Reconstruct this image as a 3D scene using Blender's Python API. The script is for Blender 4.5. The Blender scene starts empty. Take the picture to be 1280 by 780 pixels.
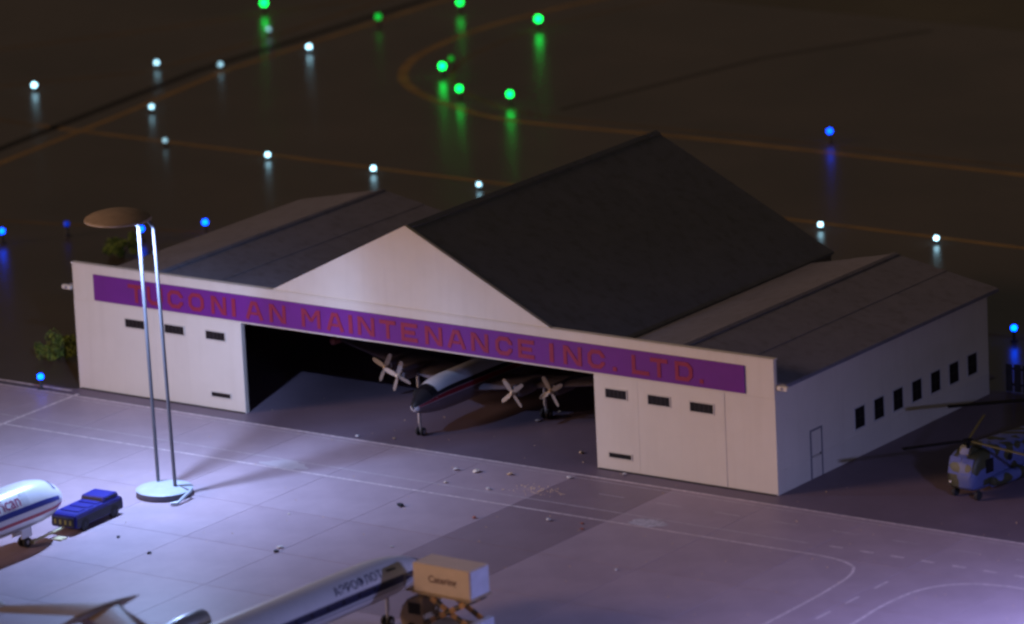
import bpy, bmesh, math, random
from mathutils import Vector, Matrix
random.seed(7)
R = math.radians
S = bpy.context.scene
COL = S.collection

# ------------------------------------------------------------------ camera
cam_d = bpy.data.cameras.new('camera')
cam = bpy.data.objects.new('camera', cam_d); COL.objects.link(cam)
_rt = Vector((0.8148, 0.577857, -0.046718))
_up = Vector((-0.112206, 0.236248, 0.965192))
_fw = Vector((-0.56878, 0.781197, -0.257334))
cam.matrix_world = Matrix(((_rt.x, _up.x, -_fw.x, 261.39), (_rt.y, _up.y, -_fw.y, -305.586),
                           (_rt.z, _up.z, -_fw.z, 110.84), (0, 0, 0, 1)))
cam_d.sensor_fit = 'HORIZONTAL'; cam_d.sensor_width = 36
cam_d.lens = 202.33
cam_d.clip_start = 1; cam_d.clip_end = 6000
cam_d.dof.use_dof = True
cam_d.dof.focus_distance = 392
cam_d.dof.aperture_fstop = 0.11
S.camera = cam

# ------------------------------------------------------------------ world, dim warm room glow
SUN_AZ = Vector((-0.63, -0.69, 0.335)).normalized()      # towards the light
W = bpy.data.worlds.new('World'); S.world = W; W.use_nodes = True
nt = W.node_tree; bg = nt.nodes['Background']
sky = nt.nodes.new('ShaderNodeTexSky'); sky.sky_type = 'NISHITA'; sky.sun_disc = False
sky.sun_elevation = math.asin(SUN_AZ.z); sky.sun_rotation = math.atan2(SUN_AZ.x, SUN_AZ.y)
warm = nt.nodes.new('ShaderNodeMix'); warm.data_type = 'RGBA'; warm.blend_type = 'MULTIPLY'
warm.inputs[0].default_value = 1.0
warm.inputs[7].default_value = (1.0, 0.60, 0.36, 1)
nt.links.new(sky.outputs[0], warm.inputs[6]); nt.links.new(warm.outputs[2], bg.inputs[0])
bg.inputs[1].default_value = 0.022

sun_d = bpy.data.lights.new('sun', 'SUN'); sun_d.energy = 1.12; sun_d.angle = R(16)
sun_d.color = (1.0, 0.66, 0.46)
sun = bpy.data.objects.new('sun', sun_d); COL.objects.link(sun)
sun.rotation_euler = SUN_AZ.to_track_quat('Z', 'Y').to_euler()
sun.location = (-60, -60, 80)

LAMP_POWER = 19000
LAMP_COL = (0.37, 0.53, 1.0)

S.view_settings.view_transform = 'Standard'; S.view_settings.look = 'None'
S.view_settings.exposure = 0; S.view_settings.gamma = 1
S.render.engine = 'CYCLES'
S.cycles.use_denoising = True
S.cycles.pixel_filter_type = 'BLACKMAN_HARRIS'; S.cycles.filter_width = 2.6
S.cycles.max_bounces = 6

# ------------------------------------------------------------------ materials
MATS = {}
def mat(name, col, rough=0.6, var=0.12, scale=1.2, bump=0.0, metal=0.0, spec=0.5, col2=None, emit=None, detail=5, coat=0.0):
    if name in MATS: return MATS[name]
    m = bpy.data.materials.new(name); m.use_nodes = True; MATS[name] = m
    n = m.node_tree.nodes; l = m.node_tree.links; b = n['Principled BSDF']
    b.inputs['Roughness'].default_value = rough; b.inputs['Metallic'].default_value = metal
    b.inputs['Specular IOR Level'].default_value = spec
    b.inputs['Coat Weight'].default_value = coat
    tc = n.new('ShaderNodeTexCoord'); no = n.new('ShaderNodeTexNoise')
    no.inputs['Scale'].default_value = scale; no.inputs['Detail'].default_value = detail
    no.inputs['Roughness'].default_value = 0.62
    l.new(tc.outputs['Object'], no.inputs['Vector'])
    rp = n.new('ShaderNodeValToRGB'); rp.color_ramp.elements[0].position = 0.3; rp.color_ramp.elements[1].position = 0.72
    c2 = col2 or tuple(min(1, c*(1+var)) for c in col)
    c1 = tuple(c*(1-var) for c in col)
    rp.color_ramp.elements[0].color = (*c1, 1); rp.color_ramp.elements[1].color = (*c2, 1)
    l.new(no.outputs[0], rp.inputs[0]); l.new(rp.outputs[0], b.inputs['Base Color'])
    if bump:
        bn = n.new('ShaderNodeBump'); bn.inputs['Strength'].default_value = bump; bn.inputs['Distance'].default_value = 0.05
        no2 = n.new('ShaderNodeTexNoise'); no2.inputs['Scale'].default_value = scale*6; no2.inputs['Detail'].default_value = 4
        l.new(tc.outputs['Object'], no2.inputs['Vector']); l.new(no2.outputs[0], bn.inputs['Height'])
        l.new(bn.outputs[0], b.inputs['Normal'])
    if emit:
        b.inputs['Emission Color'].default_value = (*emit[0], 1); b.inputs['Emission Strength'].default_value = emit[1]
    return m

# ------------------------------------------------------------------ mesh helpers
class MB:
    def __init__(s): s.v = []; s.f = []
    def add(s, vs, fs):
        o = len(s.v); s.v += [tuple(v) for v in vs]; s.f += [tuple(i+o for i in f) for f in fs]; return s
    def box(s, x0, x1, y0, y1, z0, z1):
        return s.add([(x0,y0,z0),(x1,y0,z0),(x1,y1,z0),(x0,y1,z0),(x0,y0,z1),(x1,y0,z1),(x1,y1,z1),(x0,y1,z1)],
                     [(0,3,2,1),(4,5,6,7),(0,1,5,4),(1,2,6,5),(2,3,7,6),(3,0,4,7)])
    def prism(s, poly, axis, a, b):
        """extrude 2D poly along axis ('x','y','z') from a to b"""
        def P(u, w, t): return {'y': (u, t, w), 'x': (t, u, w), 'z': (u, w, t)}[axis]
        n = len(poly)
        vs = [P(u, w, a) for u, w in poly]+[P(u, w, b) for u, w in poly]
        fs = [tuple(range(n)), tuple(range(2*n-1, n-1, -1))]
        fs += [(i, n+i, n+(i+1) % n, (i+1) % n) for i in range(n)]
        return s.add(vs, fs)
    def tube(s, p, q, r0, r1=None, n=10, caps=True):
        p = Vector(p); q = Vector(q); r1 = r0 if r1 is None else r1
        d = (q-p).normalized(); a = d.orthogonal().normalized(); b = d.cross(a)
        vs = []
        for c, r in ((p, r0), (q, r1)):
            for i in range(n):
                t = 2*math.pi*i/n; vs.append(c+(a*math.cos(t)+b*math.sin(t))*r)
        fs = [(i, (i+1) % n, n+(i+1) % n, n+i) for i in range(n)]
        if caps: fs += [tuple(range(n-1, -1, -1)), tuple(range(n, 2*n))]
        return s.add(vs, fs)
    def lathe(s, prof, c=(0,0,0), axis='z', n=20):
        """prof: (r, t) list; revolve about axis through c"""
        vs = []; fs = []; k = len(prof)
        for i in range(n):
            a = 2*math.pi*i/n
            for r, t in prof:
                u, w = r*math.cos(a), r*math.sin(a)
                p = {'z': (u, w, t), 'y': (u, t, w), 'x': (t, u, w)}[axis]
                vs.append((p[0]+c[0], p[1]+c[1], p[2]+c[2]))
        for i in range(n):
            j = (i+1) % n
            for m in range(k-1):
                fs.append((i*k+m, j*k+m, j*k+m+1, i*k+m+1))
        if prof[0][0] > 1e-4: fs.append(tuple(i*k for i in range(n)))
        if prof[-1][0] > 1e-4: fs.append(tuple(i*k+k-1 for i in range(n-1, -1, -1)))
        return s.add(vs, fs)
    def build(s, name, material, parent=None, smooth=False, bevel=0):
        me = bpy.data.meshes.new(name); me.from_pydata(s.v, [], s.f)
        bm = bmesh.new(); bm.from_mesh(me)
        bmesh.ops.remove_doubles(bm, verts=bm.verts, dist=1e-5)
        if bevel: bmesh.ops.bevel(bm, geom=list(bm.edges), offset=bevel, segments=2, affect='EDGES', clamp_overlap=True)
        bmesh.ops.recalc_face_normals(bm, faces=bm.faces)
        bm.to_mesh(me); bm.free()
        if smooth:
            for p in me.polygons: p.use_smooth = True
            me.set_sharp_from_angle(angle=R(40))
        me.materials.append(material)
        o = bpy.data.objects.new(name, me); COL.objects.link(o)
        if parent: o.parent = parent
        return o

def tag(o, label=None, cat=None, group=None, kind=None):
    if label: o['label'] = label
    if cat: o['category'] = cat
    if group: o['group'] = group
    if kind: o['kind'] = kind
    return o
def thing(name, label, cat, loc=(0,0,0), rz=0, group=None):
    o = bpy.data.objects.new(name, None); COL.objects.link(o)
    o.empty_display_size = 0.3
    o.location = loc; o.rotation_euler = (0, 0, rz)
    return tag(o, label, cat, group)
def copy_tree(o, parent=None):
    c = o.copy(); COL.objects.link(c)
    if parent: c.parent = parent
    for ch in list(o.children): copy_tree(ch, c)
    return c
def strip(pts, w, z, name, material, closed=False, dash=None):
    """flat painted line of width w along a polyline"""
    m = MB(); L = []; Rr = []
    for i, p in enumerate(pts):
        a = Vector(pts[max(i-1, 0)]); b = Vector(pts[min(i+1, len(pts)-1)])
        d = (b-a).normalized(); n = Vector((-d.y, d.x))
        L.append(Vector(p)+n*w/2); Rr.append(Vector(p)-n*w/2)
    vs = [(v.x, v.y, z) for v in L]+[(v.x, v.y, z) for v in Rr]
    k = len(pts)
    m.add(vs, [(i, k+i, k+i+1, i+1) for i in range(k-1)])
    return m.build(name, material)
def smooth_line(pts, n=8):
    out = []
    P = [Vector(p) for p in pts]; P = [P[0]*2-P[1]]+P+[P[-1]*2-P[-2]]
    for i in range(1, len(P)-2):
        for k in range(n):
            t = k/n; a, b, c, d = P[i-1:i+3]
            out.append(0.5*((2*b)+(c-a)*t+(2*a-5*b+4*c-d)*t*t+(3*b-3*c+d-a)*t**3))
    out.append(P[-2]); return [tuple(o) for o in out]

# ------------------------------------------------------------------ the setting
m_ground = mat('tarmac', (0.078, 0.058, 0.051), rough=0.30, var=0.25, scale=0.05, spec=0.45, bump=0.0)
g = MB().add([(-2600,-2600,-0.05),(2600,-2600,-0.05),(2600,2600,-0.05),(-2600,2600,-0.05)], [(0,1,2,3)]).build('ground', m_ground)
tag(g, 'dark brown glossy tarmac ground of the airfield', 'ground', kind='structure')

m_joint = mat('joint_grey', (0.12, 0.095, 0.11), rough=0.8, var=0.15)
ab = MB().add([(-40,-90,-0.036),(125,-90,-0.036),(125,-1.0,-0.036),(-40,-1.0,-0.036)], [(0,1,2,3)]).build('apron', m_joint)
tag(ab, 'grey concrete apron of large slabs in front of the hangar', 'apron', kind='structure')
def concrete(name, c):
    return mat(name, c, rough=0.50, var=0.10, scale=0.30, spec=0.35, bump=0.02, detail=8)
TONES = [concrete('concrete_light', (0.395, 0.297, 0.325)), concrete('concrete_mid', (0.384, 0.286, 0.312)),
         concrete('concrete_grey', (0.370, 0.274, 0.300)), concrete('concrete_dark', (0.262, 0.190, 0.212))]
gx = [60.6+7.7*k for k in range(-12, 8)]
gy = [-1.9, -9.9] + [-9.9-7.7*k for k in range(1, 10)]
slab_mesh = {}
for i in range(len(gx)-1):
    for j in range(len(gy)-1):
        x0, x1, y1, y0 = gx[i], gx[i+1], gy[j], gy[j+1]
        cx, cy = (x0+x1)/2, (y0+y1)/2
        t = random.choice([0, 0, 1, 1, 1, 2])
        if 45 < cx < 53 and cy > -18: t = 3
        elif 37 < cx < 60 and -34 < cy < -18: t = 3 if 45 < cx < 53 else 2
        elif cx < 46 and cy > -18: t = 0
        key = (round(y1-y0, 2), t)
        if key not in slab_mesh:
            hx, hy, gp = 3.85, (y1-y0)/2, 0.017
            o = MB().box(-hx+gp, hx-gp, -hy+gp, hy-gp, -0.03, 0).build('slab', TONES[t], ab)
            slab_mesh[key] = o.data
        else:
            o = bpy.data.objects.new('slab', slab_mesh[key]); COL.objects.link(o); o.parent = ab
        o.location = (cx, cy, 0)
m_fore = mat('forecourt', (0.165, 0.120, 0.150), rough=0.5, var=0.10, scale=0.25, spec=0.35, bump=0.02)
f = MB().add([(-3,-1.88,-0.002),(125,-1.88,-0.002),(125,28.2,-0.002),(58,28.2,-0.002),(58,31.5,-0.002),(0,31.5,-0.002),(0,-0.4,-0.002),(-3,-0.4,-0.002)], [tuple(range(8))]).build('forecourt', m_fore)
tag(f, 'dull violet grey concrete floor under and beside the hangar', 'forecourt', kind='structure')

m_white = mat('road_paint', (0.66, 0.54, 0.53), rough=0.6, var=0.35, scale=2.5)
m_faint = mat('worn_paint', (0.50, 0.42, 0.43), rough=0.6, var=0.25, scale=1.5)
m_orange = mat('taxi_paint', (0.27, 0.165, 0.060), rough=0.5, var=0.3, scale=0.3)
m_faintor = mat('taxi_paint_worn', (0.135, 0.090, 0.048), rough=0.5, var=0.3, scale=0.3)
m_gap = mat('gap_dark', (0.010, 0.008, 0.007), rough=0.7)
def mark(pts, w, z, m, label):
    return tag(strip(pts, w, z, 'painted_marking', m), label, 'marking', kind='structure')
mark([(-20, -1.9), (110, -1.9)], 0.22, 0.008, m_white, 'pale edge line of the service road along the hangar')
mark([(-20, -2.55), (110, -2.55)], 0.10, 0.008, m_faint, 'thin second edge line of the service road')
cv = [(-20, -9.9), (20, -9.9), (50, -9.9), (66, -9.9), (70, -9.95), (72.4, -10.7), (73.4, -12.3), (73.8, -15), (74, -20), (74.1, -35)]
mark(smooth_line(cv), 0.19, 0.008, m_white, 'pale road edge line turning a corner towards the apron')
mark([(-20, -8.0), (67.5, -8.0)], 0.14, 0.008, m_faint, 'worn line inside the service road')
cv2 = [(79, -35), (78.9, -22), (78.6, -17), (79, -13.2), (80.6, -11), (83.2, -10.1), (88, -10), (115, -10)]
mark(smooth_line(cv2), 0.19, 0.008, m_white, 'pale road edge line curving away to the side road')
for k in range(9): mark([(49+4.6*k, -5.0), (51+4.6*k, -5.0)], 0.12, 0.008, m_faint, 'dash of the service road centre line')
for k in range(8): mark([(69+2.3*k, -7.9), (70+2.3*k, -7.9)], 0.20, 0.008, m_white, 'short dash of the give way line')
for k in range(5): mark([(76.3, -12.6-3.4*k), (76.3, -14.2-3.4*k)], 0.16, 0.008, m_white, 'dash of the side road centre line')
mark([(1.0, -1.4), (1.2, -18)], 0.28, 0.0085, m_white, 'pale line running away from the hangar corner')
mark([(-40, -0.95), (0, -0.95)], 0.3, 0.0085, m_white, 'pale edge line of the apron beside the grass')
# worn splash of white paint on the road
bp = MB(); n = 22
bp.add([(55.6+1.35*math.cos(a)*(0.75+0.4*random.random()), -9.0+0.95*math.sin(a)*(0.75+0.4*random.random()), 0.012) for a in [2*math.pi*i/n for i in range(n)]], [tuple(range(n))])
tag(bp.build('painted_marking', mat('splash_paint', (0.52, 0.47, 0.49), rough=0.6, var=0.4, scale=3)), 'white paint splash on the service road', 'marking', kind='structure')
bp = MB()  # second patch: whitish glare on the road, put into its pale colour
bp.add([(25.6+1.9*math.cos(a)*(0.75+0.4*random.random()), -9.0+0.9*math.sin(a)*(0.75+0.4*random.random()), 0.012) for a in [2*math.pi*i/n for i in range(n)]], [tuple(range(n))])
tag(bp.build('painted_marking', mat('splash_glare', (0.50, 0.43, 0.44), rough=0.4, var=0.12, scale=1)), 'pale glare painted as a patch on the service road before the opening', 'marking', kind='structure')

Z1 = -0.044
mark([(-58, 64.3), (-20, 63.9), (90, 63.6)], 0.75, Z1, m_orange, 'brown orange taxiway line behind the hangar')
mark([(-51, 46), (-53.5, 70), (-56, 88), (-55.6, 119), (-54, 160)], 0.8, Z1+0.004, m_orange, 'brown orange taxiway line running away to the left')
mark([(-54, 46), (-56.5, 70), (-58.4, 88), (-57.4, 119), (-56, 160)], 1.1, Z1, m_gap, 'dark joint between two ground boards')
tc = [(80, 84.2), (29, 84.1), (0, 84.0), (-20, 82.9), (-29.2, 85.6), (-36, 89.5), (-40.6, 94.5), (-43.6, 101.5), (-44.8, 112), (-43.3, 122.5), (-40, 135)]
mark(smooth_line(tc), 0.95, Z1, m_orange, 'brown orange taxiway line bending round a curve')
tc2 = [(80, 86.6), (29, 86.4), (0, 86.2), (-19, 85.4), (-27, 88), (-33, 92), (-36.8, 97), (-39.2, 104), (-39.6, 116), (-36, 130)]
mark(smooth_line(tc2), 0.5, Z1, m_faintor, 'faint inner line of the taxiway curve')
mark([(-84, 83), (-73, 100), (-65, 115), (-60, 126)], 0.8, Z1, m_faintor, 'faint brown line on the far ground')
mark([(-72, 74), (-62.5, 85), (-61, 100), (-61, 125)], 0.7, Z1, m_faintor, 'faint brown line left of the board joint')
mark([(-40, 36), (-20, 40.6), (90, 41.2)], 0.7, Z1, m_faintor, 'faint taxiway edge line beside the hangar')
mark([(-58, 64.3), (-85, 66.5)], 0.75, Z1, m_faintor, 'faint taxiway line beyond the board joint')
fg = MB().add([(-200,131,Z1),(300,131,Z1),(300,600,Z1),(-200,600,Z1)], [(0,1,2,3)]).build('far_ground', mat('far_ground', (0.085, 0.075, 0.052), rough=0.5, var=0.2, scale=0.05))
tag(fg, 'slightly paler strip of ground at the far edge', 'ground', kind='structure')
mark([(-19, 88), (-14, 112), (-6, 128)], 0.9, Z1, mat('seam_dark', (0.050, 0.041, 0.036), rough=0.5), 'dark seam across the far tarmac')

# ------------------------------------------------------------------ hangar
m_wall = mat('hangar_white', (0.69, 0.63, 0.545), rough=0.55, var=0.035, scale=0.35, spec=0.3)
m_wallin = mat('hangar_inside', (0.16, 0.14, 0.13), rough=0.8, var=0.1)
m_door = mat('door_white', (0.685, 0.625, 0.54), rough=0.5, var=0.03, scale=0.4, spec=0.3)
m_roof = mat('roof_grey', (0.200, 0.196, 0.225), rough=0.7, var=0.10, scale=0.4, bump=0.02)
m_roofw = mat('wing_roof_grey', (0.200, 0.192, 0.240), rough=0.68, var=0.10, scale=0.4, bump=0.02)
m_glass = mat('dark_glass', (0.010, 0.009, 0.012), rough=0.5, spec=0.2, var=0.3)
m_mull = mat('mullion_grey', (0.022, 0.021, 0.023), rough=0.6)
m_frame = mat('frame_white', (0.60, 0.55, 0.48), rough=0.5)
m_purple = mat('sign_purple', (0.145, 0.007, 0.225), rough=0.5, var=0.08, scale=0.6)
m_red = mat('sign_red', (0.27, 0.012, 0.050), rough=0.5, var=0.10, scale=2)
def streak(m, amt=0.16):
    n = m.node_tree.nodes; l = m.node_tree.links; b = n['Principled BSDF']
    src = b.inputs['Base Color'].links[0].from_socket
    tc = n.new('ShaderNodeTexCoord'); mp = n.new('ShaderNodeMapping'); mp.inputs['Scale'].default_value = (1.3, 1.3, 0.10)
    no = n.new('ShaderNodeTexNoise'); no.inputs['Scale'].default_value = 1.0; no.inputs['Detail'].default_value = 6
    rp = n.new('ShaderNodeValToRGB'); rp.color_ramp.elements[0].position = 0.50; rp.color_ramp.elements[1].position = 0.80
    rp.color_ramp.elements[0].color = (1, 1, 1, 1); rp.color_ramp.elements[1].color = (1-amt, 1-amt*1.15, 1-amt*1.35, 1)
    mx = n.new('ShaderNodeMix'); mx.data_type = 'RGBA'; mx.blend_type = 'MULTIPLY'; mx.inputs[0].default_value = 1
    l.new(tc.outputs['Object'], mp.inputs[0]); l.new(mp.outputs[0], no.inputs['Vector']); l.new(no.outputs[0], rp.inputs[0])
    l.new(src, mx.inputs[6]); l.new(rp.outputs[0], mx.inputs[7]); l.new(mx.outputs[2], b.inputs['Base Color'])
streak(m_wall, 0.05); streak(m_door, 0.05); streak(m_roof, 0.25); streak(m_roofw, 0.25)
H = thing('hangar', 'white maintenance hangar with purple sign band and dark gabled roof', 'hangar', (30, 0, 0))
def hp(b, name, m, parent=H, **k):
    o = b.build(name, m, parent, **k)
    if parent is H: o.location = (-30, 0, 0)
    return o
WL, WH, OH = 60.0, 9.3, 6.62
XL, XR = 15.25, 45.45
D = 27.3
# front facade with opening: outer walls + lintel + gable
hp(MB().box(0, XL, 0, 0.35, 0, OH), 'front_wall', m_wall)
hp(MB().box(XR, WL, 0, 0.35, 0, OH), 'front_wall', m_wall)
hp(MB().box(0, WL, 0, 0.35, OH, WH), 'lintel', m_wall, bevel=0.03)
hp(MB().prism([(18.0, WH), (42.2, WH), (30.1, 15.27)], 'y', 0.05, 0.36), 'gable', m_wall)
# thin ledge at the top of the parapet
hp(MB().box(-0.04, WL+0.04, -0.05, 0.4, WH, WH+0.09), 'coping', m_wall)
# side and back walls
hp(MB().box(WL-0.35, WL, 0.352, D, 0, 7.45), 'side_wall', m_wall)
hp(MB().box(0, 0.35, 0.352, D, 0, 7.45), 'side_wall', m_wall)
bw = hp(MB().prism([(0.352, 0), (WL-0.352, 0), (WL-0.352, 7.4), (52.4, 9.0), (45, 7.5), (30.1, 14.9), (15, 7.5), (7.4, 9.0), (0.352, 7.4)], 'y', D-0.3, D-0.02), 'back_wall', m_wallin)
# side wall base board line and seam
hp(MB().box(WL, WL+0.03, 0.1, D, 1.50, 1.56), 'seam_rail', m_wall)
# main roof: two slopes, each two sheets
def slope(x0, z0, x1, z1, y0, y1, t=0.18, name='roof_sheet', m=m_roof, parent=None):
    b = MB().prism([(x0, z0), (x1, z1), (x1, z1+t), (x0, z0+t)], 'y', y0, y1)
    return hp(b, name, m, parent or H)
xr, zr = 30.1, 15.02
mid = lambda a, b, t: a+(b-a)*t
slope(xr, zr, 45.1, 7.62, 0.362, 31.0, name='roof_slope')
slope(14.9, 7.62, xr, zr, 0.362, 31.0, name='roof_slope')
hp(MB().prism([(29.75, 15.03), (30.1, 15.21), (30.45, 15.03), (30.45, 15.10), (30.1, 15.29), (29.75, 15.10)], 'y', 0.3, 31.05), 'ridge_cap', m_roof)
# main roof back gable closing
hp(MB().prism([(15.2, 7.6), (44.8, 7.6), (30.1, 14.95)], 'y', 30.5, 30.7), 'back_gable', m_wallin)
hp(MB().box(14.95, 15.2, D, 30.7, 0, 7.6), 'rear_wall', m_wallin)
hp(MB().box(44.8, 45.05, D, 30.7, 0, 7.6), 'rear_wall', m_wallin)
# wings: low gables
for a, c, b in ((-0.65, 7.2, 14.9), (45.12, 52.3, 60.65)):
    za = 7.48 if a < 0 else 7.55
    zb = 7.48 if b > 60 else 7.55
    zc = 9.05
    for u, zu, v, zv in ((a, za, mid(a, c, .5), mid(za, zc, .5)), (mid(a, c, .5), mid(za, zc, .5)+0.025, c, zc),
                         (c, zc, mid(c, b, .5), mid(zc, zb, .5)+0.025), (mid(c, b, .5), mid(zc, zb, .5), b, zb)):
        slope(u, zu, v, zv, 0.362, D+0.5, t=0.14, m=m_roofw)
    hp(MB().prism([(c-0.3, zc+0.08), (c, zc+0.16), (c+0.3, zc+0.08), (c+0.3, zc+0.15), (c, zc+0.24), (c-0.3, zc+0.15)], 'y', 0.37, D+0.52), 'ridge_cap', m_roofw)
# gutters with white ends
for sx in (-0.62, 60.62):
    hp(MB().tube((sx, -0.12, 7.46), (sx, D+0.4, 7.46), 0.10, n=8), 'gutter', m_roofw)
    hp(MB().box(sx-0.42, sx+0.42, -0.08, 0.30, 7.30, 7.60), 'gutter_end', m_wall, bevel=0.05)
# sign
sg = hp(MB().box(2.0, 57.7, -0.10, -0.002, 6.78, 8.70), 'sign_band', m_purple)
LET = [('T',5.2,6.7),('U',6.95,8.35),('C',8.8,10.2),('O',10.7,12.1),('N',12.75,14.1),('I',14.6,14.95),('A',15.85,17.35),('N',17.95,19.4),('M',20.8,22.45),('A',23.0,24.45),('I',24.9,25.25),('N',25.7,27.15),('T',27.6,29.0),('E',29.45,30.85),('N',31.5,32.95),('A',33.4,34.9),('N',35.4,36.85),('C',37.45,38.85),('E',39.35,40.7),('I',41.95,42.3),('N',43.1,44.6),('C',45.1,46.5),('.',47.15,47.45),('L',48.7,50.1),('T',50.2,51.6),('D',52.2,53.6),('.',54.15,54.45)]
W_ = 0.29
YF = [0]
def yfront():
    YF[0] = (YF[0]+1) % 5; return -0.128-0.0025*YF[0]
def stroke(b, x0, z0, x1, z1, w=W_):
    d = Vector((x1-x0, z1-z0)); d.normalize(); n = Vector((-d.y, d.x))*w/2
    b.prism([(x0-n.x, z0-n.y), (x1-n.x, z1-n.y), (x1+n.x, z1+n.y), (x0+n.x, z0+n.y)], 'y', yfront(), -0.101)
def poly_stroke(b, pts, w=W_, closed=False):
    """mitred band through the points"""
    P = [Vector(p) for p in pts]; k = len(P); A = []; B = []
    for i in range(k):
        if closed: a, c = P[i-1], P[(i+1) % k]
        else: a, c = P[max(i-1, 0)], P[min(i+1, k-1)]
        d1 = (P[i]-a).normalized() if (P[i]-a).length > 1e-6 else (c-P[i]).normalized()
        d2 = (c-P[i]).normalized() if (c-P[i]).length > 1e-6 else d1
        n1 = Vector((-d1.y, d1.x)); n2 = Vector((-d2.y, d2.x)); nn = (n1+n2)
        nn = nn.normalized(); nn = nn/max(0.45, nn.dot(n1))*w/2
        A.append(P[i]+nn); B.append(P[i]-nn)
    vs = []
    for y in (yfront(), -0.101):
        vs += [(p.x, y, p.y) for p in A]+[(p.x, y, p.y) for p in B]
    fs = []; m = 2*k
    rng = range(k) if closed else range(k-1)
    for i in rng:
        j = (i+1) % k
        fs += [(i, j, k+j, k+i), (m+i, m+k+i, m+k+j, m+j), (i, m+i, m+j, j), (k+i, k+j, m+k+j, m+k+i)]
    if not closed: fs += [(0, k, m+k, m), (k-1, m+k-1, m+2*k-1, 2*k-1)]
    b.add(vs, fs)
ZB, ZT = 7.06, 8.38
for ch, a, b_ in LET:
    b = MB(); h = W_/2; l, r, lo, hi, c = a+h, b_-h, ZB+h, ZT-h, (a+b_)/2
    mz = (lo+hi)/2; k = 0.26
    if ch == 'T': poly_stroke(b, [(a, hi), (b_, hi)]); poly_stroke(b, [(c, ZB), (c, hi-h)])
    elif ch == 'U': poly_stroke(b, [(l, ZT), (l, lo+k), (l+k, lo), (r-k, lo), (r, lo+k), (r, ZT)])
    elif ch == 'C': poly_stroke(b, [(r, hi-k-.12), (r, hi-k), (r-k, hi), (l+k, hi), (l, hi-k), (l, lo+k), (l+k, lo), (r-k, lo), (r, lo+k), (r, lo+k+.12)])
    elif ch == 'O': poly_stroke(b, [(r-k, hi), (l+k, hi), (l, hi-k), (l, lo+k), (l+k, lo), (r-k, lo), (r, lo+k), (r, hi-k)], closed=True)
    elif ch == 'D': poly_stroke(b, [(r-k, hi), (l, hi), (l, lo), (r-k, lo), (r, lo+k), (r, hi-k)], closed=True)
    elif ch == 'N': poly_stroke(b, [(l, ZB), (l, ZT)]); poly_stroke(b, [(r, ZB), (r, ZT)]); stroke(b, l+.13, ZT-.08, r-.13, ZB+.08, .27)
    elif ch == 'M': poly_stroke(b, [(l, ZB), (l, ZT)]); poly_stroke(b, [(r, ZB), (r, ZT)]); stroke(b, l+.12, ZT-.1, c, mz-.2, .24); stroke(b, c, mz-.2, r-.12, ZT-.1, .24)
    elif ch == 'A': poly_stroke(b, [(l-.05, ZB), (c-.14, ZT-.08)]); poly_stroke(b, [(r+.05, ZB), (c+.14, ZT-.08)]); stroke(b, c-.26, hi, c+.26, hi); stroke(b, c-.3, lo+.28, c+.3, lo+.28, .2)
    elif ch == 'I': poly_stroke(b, [(c, ZB), (c, ZT)], .34)
    elif ch == 'E': poly_stroke(b, [(b_, hi), (l, hi), (l, lo), (b_, lo)]); poly_stroke(b, [(l+h, mz), (b_-.2, mz)])
    elif ch == 'L': poly_stroke(b, [(l, ZT), (l, lo), (b_, lo)])
    elif ch == '.': b.box(a, b_, -0.135, -0.101, ZB, ZB+.28)
    o = b.build('letter', m_red, sg)
# sliding doors: panels with windows
def window(parent, x0, x1, z0, z1, y, vent=False):
    fr = MB(); t = 0.07
    fr.box(x0-t, x1+t, y-0.05, y-0.002, z1, z1+t).box(x0-t, x1+t, y-0.05, y-0.002, z0-t, z0)
    fr.box(x0-t, x0, y-0.05, y-0.002, z0, z1).box(x1, x1+t, y-0.05, y-0.002, z0, z1)
    w = fr.build('vent' if vent else 'window', m_frame, parent)
    MB().box(x0, x1, y-0.02, y-0.003, z0, z1).build('pane' if not vent else 'grille', m_glass, w)
    if not vent:
        n = 5
        for k in range(1, n):
            xx = x0+(x1-x0)*k/n
            MB().box(xx-0.018, xx+0.018, y-0.035, y-0.021, z0, z1).build('mullion', m_mull, w)
def door(x0, x1, y, wins, vent=None):
    d = MB().box(x0, x1, y, -0.002, 0.06, 6.70 if False else 6.60).build('sliding_door', m_door, H, bevel=0.006)
    d.location = (-30, 0, 0)
    for (a, b, c, e) in wins: window(d, a, b, c, e, y)
    if vent: window(d, *vent, y, vent=True)
door(XL-4.05, XL-0.02, -0.030, [(12.05, 13.75, 5.13, 5.72)], (12.25, 13.95, 0.92, 1.24))
door(7.35, XL-4.05, -0.022, [(8.3, 10.05, 5.13, 5.74)])
door(3.5, 7.35, -0.030, [(4.7, 6.45, 5.13, 5.73)])
door(XR+0.02, 49.0, -0.030, [(46.4, 48.1, 5.12, 5.74)], (46.5, 48.3, 0.93, 1.25))
door(49.0, 52.5, -0.022, [(49.85, 51.6, 5.07, 5.72)])
door(52.5, 56.0, -0.030, [(53.25, 55.1, 5.02, 5.66)])
hp(MB().box(0.2, XL-0.1, -0.2, -0.002, 0, 0.055), 'door_track', m_mull)
hp(MB().box(XR+0.1, WL-0.1, -0.2, -0.002, 0, 0.055), 'door_track', m_mull)
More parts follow.
